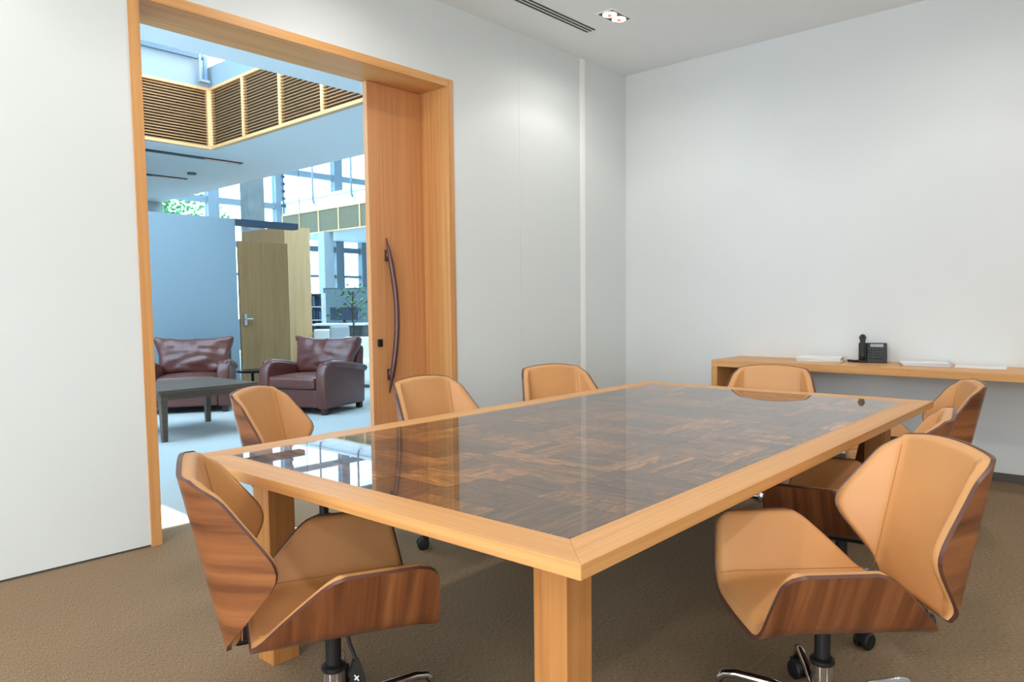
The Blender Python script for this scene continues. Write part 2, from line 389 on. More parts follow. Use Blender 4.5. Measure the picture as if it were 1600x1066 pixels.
# ================================================================== SWIVEL CHAIRS
def sec(a, r, ph):
    def f(s):
        sg = 1 if s >= 0 else -1; q = abs(s)
        if q <= a: return (sg*q, 0, 0, 1)
        th = min((q-a)/r, ph); y = a+r*math.sin(th); z = r*(1-math.cos(th)); n = (-math.sin(th), math.cos(th))
        if q > a+r*ph:
            d = q-a-r*ph; y += d*math.cos(ph); z += d*math.sin(ph)
        return (sg*y, z, sg*n[0], n[1])
    return f
def cluster(n, k=.75):
    out = []
    for i in range(n):
        t = -1+2*i/(n-1); out.append(k*math.sin(t*PI/2)+(1-k)*t)
    return out
def solid_sheet(P, N, nu, nv, lo, hi, mats, smooth_rim=True):
    """closed solid between offsets lo and hi (functions of i,j) along normals; material 0 = lo side, 1 = hi side, 2 = rim"""
    mb = MB(); A = []; B = []
    for i in range(nu):
        for j in range(nv):
            p = Vector(P[i][j]); n = Vector(N[i][j]); A.append(p+n*lo(i, j)); B.append(p+n*hi(i, j))
    o = len(A); mb.v = [tuple(v) for v in A+B]
    ix = lambda i, j: i*nv+j
    for i in range(nu-1):
        for j in range(nv-1):
            q = (ix(i,j), ix(i+1,j), ix(i+1,j+1), ix(i,j+1))
            mb.f.append(q); mb.m.append(0); mb.f.append(tuple(o+k for k in q[::-1])); mb.m.append(1)
    ring = [ix(i,0) for i in range(nu)] + [ix(nu-1,j) for j in range(1,nv)] + [ix(i,nv-1) for i in range(nu-2,-1,-1)] + [ix(0,j) for j in range(nv-2,0,-1)]
    for a, b2 in zip(ring, ring[1:]+ring[:1]):
        mb.f.append((b2, a, a+o, b2+o)); mb.m.append(2)
    return mb
def smoothed(fn, h=.05):
    return lambda t: sum(fn(min(1, max(0, t+h*k/4))) for k in range(-4, 5))/9
def plin(pts):
    def f(t):
        for (a, u), (b2, v2) in zip(pts, pts[1:]):
            if t <= b2: return u+(v2-u)*(t-a)/(b2-a)
        return pts[-1][1]
    return f
# --- seat surface
SA, SR, SP, SL = .150, .08, math.radians(63), .178
ST = SA+SR*SP+SL; seatsec = sec(SA, SR, SP); ZB = .375
def seat_lim(s, inset):
    q = abs(s); top = ST-inset; k = q/top
    xf = .270-.036*k*k-inset
    if q > top-.05: d = (q-(top-.05))/.05; xf -= .05*(1-math.sqrt(max(0, 1-min(1, d)**2)))
    sb = SA+.035
    xr = -.232+inset
    if q > sb: xr += .20*((q-sb)/(top-sb))**1.15
    if q > top-.04: d = (q-(top-.04))/.04; xr += .028*(1-math.sqrt(max(0, 1-min(1, d)**2)))
    return xr, xf
def seat_grid(nu, nv, inset):
    P = []; N = []; S = []
    for u in cluster(nu, .5):
        s = u*(ST-inset); y, z, ny, nz = seatsec(s); xr, xf = seat_lim(s, inset); rp = []; rn = []; rs = []
        for vv in cluster(nv):
            x = xr+(xf-xr)*(vv+1)/2
            dz = .02*max(0, (x-.12)/.16)**2*(1 if abs(s) < SA else max(0, 1-(abs(s)-SA)/.08))
            rp.append((x, y, ZB+z-dz)); rn.append((0, ny, nz)); rs.append((ST-inset-abs(s), min(x-xr, xf-x)))
        P.append(rp); N.append(rn); S.append(rs)
    return P, N, S
def padf(S, T, r, base=.0):
    def f(i, j):
        d = min(S[i][j]); q = min(1, max(0, d)/r); return base+T*math.sqrt(max(0, 1-(1-q)**2))
    return f
# --- back surface
BA, BR, BP = .150, .085, math.radians(60); backsec = sec(BA, BR, BP); BH = .488; TAU = math.radians(12)
BU = Vector((-math.sin(TAU), 0, math.cos(TAU))); BF = Vector((math.cos(TAU), 0, math.sin(TAU))); BO = Vector((-.275, 0, .382))
bw_ = smoothed(plin([(0, .150), (.05, .19), (.36, .362), (.44, .375), (.52, .362), (.88, .282), (.95, .255), (1, .185)]), .06)
def back_pt(s, t, off=0):
    y, fz, ny, nf = backsec(s)
    hh = BH*(1-.075*min(1.2, (abs(s)/.25))**2.2*t)
    return BO+BU*(hh*t)+BF*(fz)+Vector((0, y, 0)), (Vector((0, 1, 0))*ny+BF*nf)
def back_grid(nu, nv, inset):
    P = []; N = []; S = []
    for vv in cluster(nv, .55):
        t = (vv+1)/2; tt = (t*(BH-2*inset)+inset)/BH; wv = bw_(tt)-inset; rp = []; rn = []; rs = []
        for u in cluster(nu, .4):
            s = u*wv; p, n = back_pt(s, tt); rp.append(p); rn.append(n); rs.append((wv-abs(s), min(t, 1-t)*BH))
        P.append(rp); N.append(rn); S.append(rs)
    return P, N, S
def ribbon(fn, ts, rad, n=6):
    return MB().tube([fn(t) for t in ts], rad, n)

def make_chair():
    t = thing('swivel_chair', 'x', 'chair')
    P, N, S = seat_grid(45, 21, 0)
    m = solid_sheet(P, N, 45, 21, lambda i, j: -.012, lambda i, j: 0, None).build('seat_shell', [WALNUTS, PLYEDGE, PLYEDGE], t); autosmooth(m)
    P, N, S = seat_grid(61, 41, .004)
    c = solid_sheet(P, N, 61, 41, lambda i, j: 0, padf(S, .026, .022), None).build('seat_pad', TAN, t, smooth=True)
    for sg in (-1, 1):
        sb = MB()
        s = sg*(SA+.052); y, z, ny, nz = seatsec(s); xr, xf = seat_lim(s, .012)
        sb.tube([(xr+(xf-xr)*k/12, y+ny*.0262, ZB+z+nz*.0262-(.0 if k < 12 else .006)) for k in range(13)], .0018, 6)
        sb.build('seam', SEAM, c, smooth=True)
    P, N, S = back_grid(41, 35, 0)
    m = solid_sheet(P, N, 35, 41, lambda i, j: -.012, lambda i, j: 0, None).build('back_shell', [WALNUTB, PLYEDGE, PLYEDGE], t); autosmooth(m)
    P, N, S = back_grid(61, 51, .004)
    c = solid_sheet(P, N, 51, 61, lambda i, j: 0, padf(S, .03, .026), None).build('back_pad', TAN, t, smooth=True)
    for sg in (-1, 1):
        sb = MB()
        pts = []
        for k in range(17):
            tt = .045+.915*k/16; p, n = back_pt(sg*.198, tt); e = 1 if 0 < k < 16 else .7
            pts.append(p+n*.0302*e)
        sb.tube(pts, .0018, 6)
        sb.build('seam', SEAM, c, smooth=True)
    # mechanism
    mk = MB().box(-.12, .1, -.085, .085, .325, .362).box(-.262, -.08, -.05, .05, .338, .352)
    mk.build('tilt_mechanism', BLACKM, t, bevel=.003)
    g = MB().lathe([(.023, .205), (.023, .33)], 20).lathe([(.034, .196), (.036, .202), (.036, .210), (.026, .216)], 20)
    g.build('gas_column', BLACK, t, smooth=False)
    b = MB().lathe([(.048, .058), (.05, .09), (.044, .115), (.031, .122), (.031, .196)], 28).build('base_hub', CHROME, t); autosmooth(b, .5)
    lg = MB().tube([(.03, 0, .088), (.15, 0, .104), (.25, 0, .112), (.285, 0, .106), (.300, 0, .088), (.302, 0, .062)], [.019, .016, .0135, .013, .012, .011], 12).mesh('leg', CHROME, True)
    cs = MB()
    for sg in (-1, 1): cs.lathe([(.0, sg*.008), (.028, sg*.008), (.031, sg*.012), (.031, sg*.024), (.026, sg*.028), (.012, sg*.029)], 20, (-.012, 0, .031), axis='y')
    cs.box(-.03, .018, -.012, .012, .03, .062)
    cme = cs.mesh('caster', BLACK, False)
    for k in range(5):
        a = 2*PI*k/5
        link('leg', lg, b, None, (0, 0, a))
        link('caster', cme, b, (.302*math.cos(a), .302*math.sin(a), 0), (0, 0, a+(.5, -.9, 1.9, 2.6, -.2)[k]))
    lv = MB().tube([(.03, -.07, .335), (.035, -.075, .30), (.05, -.085, .255)], .0055, 8)
    out = [(.0, .262), (.012, .25), (.026, .215), (.028, .197), (.016, .186), (-.016, .186), (-.028, .197), (-.026, .215), (-.012, .25)]
    vs = []
    for yy in (-.012, .012):
        for p, q in out: vs.append((.052+p*.7, -.088+p*-.7+yy, q))
    n = len(out); lv.add(vs, [tuple(range(n)), tuple(range(n, 2*n))[::-1]] + [(i, (i+1) % n, n+(i+1) % n, n+i) for i in range(n)])
    lo = lv.build('tension_lever', BLACK, t)
    mk = MB()
    for sg in (-1, 1): mk.box(-.010, .010, -.0018, .0018, -.0006, .0006) if sg > 0 else mk.box(-.0018, .0018, -.010, .010, -.0006, .0006)
    mk.build('lever_mark', WHITE, lo, loc=(.052-.0035, -.088-.0135, .207), rot=(PI/2, PI/4, -PI/4))
    return t
c0 = make_chair()
CH = [  # x, y, heading, base turn, label
 (-4.752, -2.215, -25, 5, 'tan and walnut swivel chair at the near left table end, walnut back panel towards us'),
 (-3.795, -3.288, 134, -99, 'tan and walnut swivel chair at front right, seat and backrest fully in view'),
 (-3.89, -.82, -55, 20, 'tan and walnut swivel chair at the table corner before the coffee table'),
 (-3.2, -1.15, -88, 50, 'tan and walnut swivel chair in front of the sliding oak door'),
 (-2.29, -1.2, -112, 10, 'tan and walnut swivel chair behind the table before the white wall strip'),
 (-1.72, -2.17, 195, 30, 'tan and walnut swivel chair at the far table end before the shelf'),
 (-1.5, -2.88, 114, 0, 'tan and walnut swivel chair farthest back along the table right side'),
 (-2.95, -3.055, 101, 40, 'tan and walnut swivel chair mostly hidden behind the front right chair'),
]
for i, (x, y, a, bt, lb) in enumerate(CH):
    o = c0 if i == 0 else copy_tree(c0)
    o.location = (x, y, 0); o.rotation_euler = (0, 0, math.radians(a))
    tag(o, lb, 'chair', 'swivel chairs around the conference table')
    for ch in o.children:
        if ch.name.startswith('base_hub'): ch.rotation_euler = (0, 0, math.radians(bt))
for i, o in enumerate([q for q in COL.objects if q.name.startswith('swivel_chair')]):
    if i == 6:      # this seat is set a little lower on its gas column
        for ch in o.children:
            if ch.name.split('.')[0] in ('seat_shell', 'seat_pad', 'back_shell', 'back_pad', 'tilt_mechanism'): ch.location.z -= .03
    if i == 0: continue
    for ch in list(o.children):
        if ch.name.startswith('tension_lever'):
            for g in list(ch.children): bpy.data.objects.remove(g)
            bpy.data.objects.remove(ch)

# ================================================================== SHELF AND THINGS ON IT
sh = thing('wall_shelf', 'long oak shelf running along the end wall with a boxed end', 'shelf', (0, -1.2, 0))
bx(-.54, -.002, -4.6, 0, .748, .802).build('shelf_top', OAKY, sh, bevel=.002)
bx(-.54, -.002, -.052, 0, 0, .748).build('end_panel', OAKZ, sh, bevel=.002)
bx(-.54, -.002, -4.6, -4.548, 0, .748).build('end_panel', OAKZ, sh, bevel=.002)
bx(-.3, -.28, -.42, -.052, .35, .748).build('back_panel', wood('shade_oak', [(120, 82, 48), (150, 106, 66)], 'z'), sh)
ZS = .802
ph = thing('desk_phone', 'black desk telephone with handset and keypad on the shelf', 'telephone', (-.12, -2.32, ZS), math.radians(198))
# local: x towards the user, y to the user's right-hand side of the picture is negative
MB().prism([(-.07, 0), (.06, 0), (.06, .012), (-.03, .145), (-.055, .145)], 'y', -.05, .09).build('body', BLACK, ph, bevel=.005)
MB().prism([(-.07, 0), (.06, 0), (.06, .012), (-.03, .145), (-.055, .145)], 'y', -.105, -.05).build('cradle', BLACK, ph, bevel=.005)
rot = math.atan2(.133, .09)
kp = MB()
for r in range(4):
    for q in range(4): kp.box((r-1.5)*.022-.008, (r-1.5)*.022+.008, -.055+q*.027, -.035+q*.027, 0, .005)
kp.build('keypad', plain('key_grey', (52, 56, 62), .5), ph, loc=(.022, .012, .0685), rot=(0, rot, 0))
bx(-.013, .013, -.045, .045, 0, .003).build('display', plain('lcd_grey', (140, 150, 154), .3), ph, loc=(-.0165, .02, .1255), rot=(0, rot, 0))
hs = MB().tube([(-.095, 0, .012), (-.06, 0, .03), (0, 0, .034), (.06, 0, .03), (.095, 0, .012)], [.02, .02, .017, .02, .02], 12)
hs.lathe([(.024, -.008), (.026, .004), (.02, .02)], 16, (-.085, 0, 0)).lathe([(.024, -.008), (.026, .004), (.02, .02)], 16, (.085, 0, 0))
hs.build('handset', BLACK, ph, smooth=True, loc=(.006, -.078, .104), rot=(0, rot+.22, 0))
cp = []
for k in range(120):
    a = k*.75; t = k/119; cp.append((.04+.02*math.sin(t*5)+.008*math.sin(a), -.10-.08*t, .0115+.008*math.cos(a)))
MB().tube(cp, .0026, 5).build('coiled_cord', BLACK, ph, smooth=True)
def papers(loc, rz, n, w_, d_, label, m, th=.004):
    t = thing('paper_stack', label, 'papers', loc, rz, 'papers on the shelf')
    for k in range(n):
        bx(-d_/2, d_/2, -w_/2, w_/2, k*th, (k+1)*th-.0004).build('sheet', m if k % 2 == 0 else PAPER, t, loc=(random.uniform(-.006, .006), random.uniform(-.008, .008), 0), rot=(0, 0, random.uniform(-.05, .05)))
papers((-.2, -1.95, ZS), .25, 9, .32, .23, 'thickest pile of white papers, left of the telephone on the shelf', PAPER)
papers((-.17, -2.68, ZS), .3, 6, .30, .22, 'bluish grey pile of papers right of the telephone on the shelf', PAPERB)
papers((-.15, -3.02, ZS), .15, 2, .30, .21, 'thin flat sheets of white paper farthest right on the shelf', PAPER, .003)

# ================================================================== HALL SHELL
HS = 3.40
struct('floor_hall', bx(-9, 12, .30, 17.2, -.1, 0), CARPETH, 'pale grey carpet of the hall outside the room', 'floor')
so = MB().box(-9, .43, .35, 2.29, HS, HS+.3).box(-9, -1.18, 5.89, 11.7, HS, HS+.3).box(-1.18, .43, 2.29, 11.7, HS, HS+.3).box(.43, 12, .35, 3.0, HS, HS+.3).box(6.15, 12, 3.0, 17.2, HS, HS+.3)
struct('ceiling_hall', so, HALLW, 'pale flat hall ceiling around the open light wells', 'ceiling')
struct('wall_hall_end', bx(-9.2, -9, .35, 12, 0, 4.5), HALLW, 'plain wall closing the hall far to the left', 'wall')
struct('wall_hall_back', bx(-9, .43, 11.6, 11.8, 0, HS+.3), GREYP, 'grey wall under the hall ceiling behind the blue partition', 'wall')
struct('wall_well_upper', MB().box(.23, .43, 3.0, 17.2, HS+.3, 6.75).box(.23, .43, 11.8, 17.2, 0, HS+.3).box(.23, 12.2, 2.8, 3.0, HS+.3, 6.75).box(12, 12.2, .35, 17.2, 0, 6.75), HALLW, 'tall pale walls around the glazed light well', 'wall')
struct('ceiling_well', MB().box(6.15, 12.2, 2.8, 17.4, 6.6, 6.75).box(.23, .43, 2.8, 17.4, 6.6, 6.75), HALLW, 'high roof beside the glazed light well', 'ceiling')
sk = shell('added_skylight_far', 'added unseen glazed roof high over the far light well, brightening the hall')  # unseen skylight added to brighten the hall with diffused daylight
for k in range(6): bx(.43, 6.15, 3.0+k*2.8-.05, 3.0+k*2.8+.05, 6.62, 6.74).build('mullion', FRAMEP, sk)
for k in range(5): MB().add([(.43, 3.05+k*2.8, 6.68), (6.15, 3.05+k*2.8, 6.68), (6.15, 5.75+k*2.8, 6.68), (.43, 5.75+k*2.8, 6.68)], [(0, 1, 2, 3)]).build('pane', FROST, sk)
sk = shell('added_skylight_near', 'added unseen glass roof over the near light well, tinting its daylight')  # unseen roof panes added to tint the daylight entering the well
for k in range(4): bx(-8.9+k*2.5, -8.82+k*2.5, 2.25, 5.88, 4.9, 5.0).build('mullion', FRAMEP, sk)
for k in range(3): bx(-8.82+k*2.5, -8.9+(k+1)*2.5, 2.25, 5.88, 4.94, 4.95).build('pane', BLUEGLASS, sk)
struct('wall_well_parapet', MB().box(-1.262, -1.16, 2.29, 5.9, 4.17, 4.43).box(-9, -1.1, 5.83, 5.9, 4.17, 4.95).box(-9.0, -8.9, 2.2, 5.9, HS+.3, 4.5), plain('parapet_grey', (132, 142, 148), .6), 'pale parapet above the wooden louvre band', 'wall')
rl = thing('parapet_rail', 'grey handrail with a folded corner bracket above the louvre band', 'handrail', (-1.3, 5.75, 4.2))
bx(-3.2, -.06, -.02, .02, .30, .36).build('rail', plain('rail_slate', (84, 100, 112), .6), rl)
bx(-.12, -.09, -.03, .0, .03, .40).build('post', FRAMEP, rl); bx(-.07, -.03, -.06, -.03, .03, .33).build('post', plain('blue_grey_metal', (84, 112, 140), .5), rl)
bx(-.13, .0, -.07, .01, .0, .03).build('foot_plate', FRAMEP, rl)

def louvre(name, label, length, npan, z0, z1, loc, rz, slats=True, infill=None, rail=OAKPX, depth=.07, rw=.028):
    """local: panels run along +x from 0 to length, face towards -y"""
    t = thing(name, label, 'louvre band', loc, rz, 'wooden louvre bands around the light wells')
    bx(0, length, 0, depth, z0, z0+.035).build('bottom_rail', rail, t); bx(0, length, 0, depth, z1-.035, z1).build('top_rail', rail, t)
    pw = length/npan
    for k in range(npan+1):
        x = min(max(k*pw, rw/2), length-rw/2); bx(x-rw/2, x+rw/2, -.004, depth, z0+.035, z1-.035).build('post', OAKP, t)
    if slats:
        bx(0, length, depth-.008, depth, z0+.03, z1-.03).build('backing', SLATBACK, t)
        n = 20; pitch = (z1-z0-.07)/n
        sl = MB().prism([(0.0, 0), (.010, -.003), (.030, .014), (.020, .018)], 'x', rw/2, pw-rw/2).mesh('slat', SLAT)
        for k in range(npan):
            for j in range(n): link('slat', sl, t, (k*pw, .012, z0+.035+pitch*(j+.12)))
    else:
        for k in range(npan): bx(k*pw+rw/2, (k+1)*pw-rw/2, .02, depth-.01, z0+.035, z1-.035).build('infill_panel', infill, t)
    return t
louvre('louvre_band', 'slatted wooden louvre band on the far side of the near light well', 3.5, 4, HS-.03, 4.17, (-1.262-3.5, 5.815, 0), 0)
louvre('louvre_band', 'slatted wooden louvre band running towards us beside the sliding door', 3.53, 4, HS-.03, 4.17, (-1.262, 5.815, 0), -PI/2)
louvre('louvre_band', 'distant pale framed band with plain brown panels under the gallery', 6.0, 6, HS-.02, 4.05, (6.05, 16.8, 0), -PI/2, False, MESHP, OAKP, .1, .05)
struct('wall_gallery_parapet', MB().box(6.16, 6.24, 3.0, 16.95, 4.05, 4.42).box(6.12, 6.28, 3.0, 16.95, 4.42, 4.49), HALLW, 'pale gallery parapet above the distant band', 'wall')
for y, lb in ((15.05, 'thin steel hanger rod left of its twin above the gallery parapet'), (13.15, 'thin steel hanger rod nearest the sliding door above the gallery parapet')):
    t = thing('hanger_rod', lb, 'rod', (6.05, y, 0), 0, 'hanger rods at the gallery')
    MB().tube([(0, 0, 6.6), (0, 0, 4.35), (.03, 0, 4.26), (.10, 0, 4.24)], .028, 8).build('rod', FRAMEP, t, smooth=True); MB().lathe([(.07, 4.22), (.07, 4.34)], 12, (.11, 0, 0)).build('clamp', HALLW, t)

# far window wall (y = 17)
fw = shell('window_2', 'tall glazed wall of the light well with bright daylight behind')
ms = [.43, 2.4, 3.87, 5.97, 8.06, 10.0, 12.0]
wd = [.2, .2, .32, .24, .30, .26, .2]
for x, d in zip(ms, wd): bx(x, x+d, 16.95, 17.2, 0, 6.6).build('mullion', FRAMEP, fw)
bx(9.03, 9.31, 16.9, 17.15, 0, 3.4).build('mullion', FRAMEP, fw)
zs = [(0, .9), (3.03, 3.20), (4.26, 4.43), (5.36, 5.54), (6.45, 6.6), (2.2, 2.28)]
for z0, z1 in zs: bx(.43, 12, 17.0, 17.14, z0, z1).build('transom', FRAMEP, fw)
zz = sorted(zs)
for (x, d), nx in zip(zip(ms, wd), ms[1:]):
    for (a0, a1), (b0, b1) in zip(zz, zz[1:]): bx(x+d, nx, 17.06, 17.07, a1, b0).build('pane', BLUEGLASS, fw)
struct('column_concrete', MB().box(2.03, 2.4, 11.15, 11.5, 0, 6.6), CONC, 'square concrete column rising past the blue partition', 'column')
struct('column_gallery', MB().box(5.9, 6.2, 14.3, 14.62, 0, HS-.02), plain('column_paint', (170, 176, 180), .6), 'slim pale column under the gallery', 'column')
cb = thing('window_cable', 'dark ladder cable hanging beside the light well glazing', 'cable', (6.1, 16.75, 0))
MB().tube([(0, 0, 6.55), (0, 0, 4.1)], .02, 6).build('cable', STEELB, cb)
for k in range(9): bx(-.05, .05, -.03, .03, 4.3+k*.22, 4.38+k*.22).build('rung', STEELB, cb)

# hall ceiling slots and detector
for y, x1, lb in ((6.6, -.44, 'longer dark slot light in the hall ceiling'), (8.54, -.41, 'shorter looking dark slot light deeper in the hall ceiling')):
    t = thing('slot_light', lb, 'slot light', (x1, y, HS), 0, 'slot lights in the hall ceiling')
    bx(-3, 0, -.06, .06, -.012, 0).build('recess', plain('slot_navy', (26, 34, 44), .6), t); bx(-.55, -.03, -.045, .045, -.016, -.012).build('reflector', COPPER, t)  # copper strip paints the orange-brown reflections at the slot end
t = thing('smoke_detector', 'small grey smoke detector on the hall ceiling', 'detector', (-.6, 7.9, HS))
MB().lathe([(.06, -.03), (.07, -.02), (.07, 0)], 18).build('housing', DARKG, t)

# ================================================================== HALL THINGS
struct('wall_partition', bx(-6.5, -.872, 6.0, 6.12, 0, 2.498), plain('partition_paint', (128, 146, 156), .75), 'tall plain pale blue grey partition behind the armchair', 'wall')
struct('trim_3', bx(-.872, .10, 5.98, 6.14, 2.41, 2.498), STEELB, 'dark steel beam at the partition top')
dd = shell('door_2', 'olive brown wooden door standing beside the partition', (-.836, 6.0, 0))
bx(0, .76, 0, .045, .01, 2.195).build('leaf', DOORB, dd, bevel=.003)
bx(.04, .08, -.03, 0, 1.0, 1.16).build('lock_plate', CHROME, dd); MB().tube([(.06, -.03, 1.09), (.06, -.06, 1.09), (.15, -.06, 1.09)], .01, 8).build('lever', CHROME, dd)
struct('wall_panelled_end', bx(.72, 1.2, 7.45, 8.9, 0, 2.62), OAKP, 'pale oak panelled wall end behind the brown door', 'wall')

def cushion(mbname, parent, x0, x1, y0, y1, z0, z1, m, bev=.05, puff=.02, wr=0.0, seed=0, loc=None, rot=None, flare=0):
    bm = bmesh.new(); bmesh.ops.create_cube(bm, size=1)
    for vv in bm.verts: vv.co = Vector(((x0+x1)/2+vv.co.x*(x1-x0), (y0+y1)/2+vv.co.y*(y1-y0), (z0+z1)/2+vv.co.z*(z1-z0)))
    bmesh.ops.bevel(bm, geom=list(bm.edges), offset=bev, segments=3, affect='EDGES', profile=.6)
    bmesh.ops.subdivide_edges(bm, edges=[e for e in bm.edges if e.calc_length() > .08], cuts=14, use_grid_fill=True)
    from mathutils import noise
    cx, cy, cz = (x0+x1)/2, (y0+y1)/2, (z0+z1)/2
    for vv in bm.verts:
        p = vv.co; u = (p.y-cy)/((y1-y0)/2); q = (p.z-cz)/((z1-z0)/2); r = (p.x-cx)/((x1-x0)/2)
        if (x1-x0) < (z1-z0): p.x += puff*max(0, 1-u*u)*max(0, 1-q*q)*(1 if r > 0 else -.3)
        else: p.z += puff*max(0, 1-u*u)*max(0, 1-r*r)*(1 if q > 0 else 0)
        if flare: p.y += flare*u*max(0, q); p.z += flare*.5*max(0, q)*u*u-.02*max(0, q)
        if wr:
            w1 = noise.noise(Vector((p.y*5+seed, (p.z+.5*p.y*p.y)*16, 3+seed)))
            w2 = noise.noise(Vector((p.y*14, p.z*5+seed, 9)))
            p.x += wr*(w1*.8+w2*.5)
    me = bpy.data.meshes.new(mbname); bm.to_mesh(me); bm.free(); me.materials.append(m)
    for p in me.polygons: p.use_smooth = True
    return link(mbname, me, parent, loc, rot)
def armchair(label, loc, rz):
    t = thing('club_armchair', label, 'armchair', loc, rz, 'burgundy leather armchairs in the hall')
    arm = [(.41, .07), (.43, .30), (.425, .46), (.40, .545), (.35, .595), (.28, .61), (.18, .60), (-.10, .555), (-.36, .50), (-.40, .46), (-.38, .07)]
    for sg in (-1, 1):
        y0, y1 = sorted((sg*.335, sg*.475))
        a = MB().prism(arm, 'y', y0, y1).build('arm', BURG, t, bevel=.028, seg=3); autosmooth(a, .9)
        r = MB().tube([(.36, sg*.425, .585), (.2, sg*.45, .585), (-.1, sg*.46, .545), (-.4, sg*.46, .49)], [.03, .045, .045, .04], 12).build('arm_roll', BURG, a, smooth=True)
    bx(-.36, .40, -.335, .335, .08, .30).build('base', BURG, t, bevel=.02)
    b = MB().prism([(-.20, .25), (-.40, .78), (-.47, .76), (-.42, .08), (-.30, .08)], 'y', -.42, .42).build('back_frame', BURG, t, bevel=.03, seg=3); autosmooth(b, .9)
    cushion('seat_cushion', t, -.24, .435, -.33, .33, .295, .435, BURG, .04, .03, .0)
    cushion('back_cushion', t, -.07, .07, -.40, .40, -.22, .24, BURG, .055, .06, .04, 2.0, (-.255, 0, .635), (0, -.30, 0), .085)
    for sx in (-.34, .36):
        for sy in (-.41, .41): bx(sx-.03, sx+.03, sy-.03, sy+.03, 0, .085).build('foot', plain('foot_dark', (48, 28, 24), .5), t)
    return t
armchair('burgundy leather armchair facing the doorway in front of the blue partition', (-1.93, 5.14, 0), math.radians(-122))
armchair('burgundy leather armchair turned side on beside the sliding door edge', (-1.0, 3.9, 0), math.radians(201))

ct = thing('coffee_table', 'low square dark wood coffee table on tapered legs in the hall', 'table', (-2.68, 3.55, 0), .05)
bx(-.5, .5, -.5, .5, .455, .49).build('top', TABLEW, ct, bevel=.004)
for a in ((-.46, .46, -.46, -.435), (-.46, .46, .435, .46), (-.46, -.435, -.435, .435), (.435, .46, -.435, .435)): bx(a[0], a[1], a[2], a[3], .39, .455).build('apron', TABLEW, ct)
for sx in (-1, 1):
    for sy in (-1, 1):
        MB().add([(sx*(.44)+dx*.022, sy*.44+dy*.022, 0) for dx, dy in ((-1,-1),(1,-1),(1,1),(-1,1))]+[(sx*.44+dx*.032, sy*.44+dy*.032, .455) for dx, dy in ((-1,-1),(1,-1),(1,1),(-1,1))], [(3,2,1,0),(4,5,6,7),(0,1,5,4),(1,2,6,5),(2,3,7,6),(3,0,4,7)]).build('leg', TABLEW, ct)
st = thing('side_table', 'small dark round side table between the two armchairs', 'table', (-.95, 5.5, 0))
MB().lathe([(.17, .0), (.17, .012), (.02, .025), (.02, .36), (.04, .37)], 24).build('stand', BLACKM, st); MB().lathe([(.2, .37), (.21, .375), (.21, .392), (.2, .397)], 28).build('top', BLACKM, st)

# office area in the light well
def cabinet(name, label, loc, w_, d_, h_, rz=0, m=HALLW, shelves=0, doors=0):
    t = thing(name, label, 'cabinet', loc, rz)
    bx(-w_/2, w_/2, d_/2-.02, d_/2, 0, h_).build('back_panel', m, t)
    for sg in (-1, 1): x0, x1 = sorted((sg*w_/2, sg*(w_/2-.02))); bx(x0, x1, -d_/2, d_/2-.02, 0, h_).build('side_panel', m, t)
    bx(-w_/2, w_/2, -d_/2, d_/2, h_, h_+.025).build('top', m, t)
    for k in range(shelves): bx(-w_/2+.02, w_/2-.02, -d_/2, d_/2-.02, k*h_/shelves, k*h_/shelves+.02).build('shelf', m, t)
    for k in range(doors):
        dw = (w_-.04)/doors; d = bx(-w_/2+.02+k*dw+.003, -w_/2+.02+(k+1)*dw-.003, -d_/2-.018, -d_/2, .03, h_-.01).build('door', m, t)
        bx(-w_/2+.02+(k+.85)*dw, -w_/2+.02+(k+.88)*dw, -d_/2-.035, -d_/2-.018, h_*.5, h_*.6).build('handle', CHROME, d)
    return t
yaw = math.radians(-49)
cabinet('tall_cabinet', 'narrow pale cabinet left of the bookcase in the far office', (3.3, 11.2, 0), .22, .4, 1.66, yaw, HALLW, 0, 1)
cabinet('bookcase', 'narrow bookcase with dark files in the far office', (3.72, 11.3, 0), .34, .3, 1.55, yaw, HALLW, 5, 0)
cols = [(38, 66, 96), (60, 80, 100), (30, 44, 60), (88, 110, 128)]
for k in range(5):
    for q in range(4):
        hh = .2+.05*random.random()
        t = tag(bx(-.03, .03, -.1, .08, 0, hh).build('file_folder', plain('file_%d_%d' % (k, q), random.choice(cols), .6), None, bevel=.002), 'blue or black file folder standing in the narrow bookcase', 'folder', 'files in the far bookcase')
        off = Vector((-.12+q*.075, 0, .02+k*.31)); off.rotate(Matrix.Rotation(yaw, 3, 'Z')); t.location = Vector((3.72, 11.3, 0))+off; t.rotation_euler = (0, 0, yaw)
cabinet('storage_wall', 'long grey storage cabinet along the far office', (5.55, 12.6, 0), 1.3, .45, 1.72, yaw, TEAL, 0, 4)
dk = thing('office_desk', 'white topped office desk with dark front in the far office', 'desk', (3.06, 9.3, 0), yaw)
bx(-.55, .55, -.3, .3, .86, .90).build('top', WHITE, dk); bx(-.5, .5, -.02, .0, .25, .86).build('modesty_panel', TEAL, dk)
for sg in (-1, 1): bx(sg*.5-.02, sg*.5+.02, -.28, .28, 0, .86).build('leg_panel', DARKG, dk)
mo = thing('computer_monitor', 'dark computer monitor on the far desk', 'monitor', (3.25, 9.5, .90), yaw)
bx(-.3, .3, -.02, .02, .06, .34).build('screen', STEELB, mo, bevel=.006); bx(-.03, .03, .0, .03, 0, .1).build('stand', BLACK, mo); bx(-.1, .1, -.07, .07, 0, .012).build('foot', BLACK, mo)
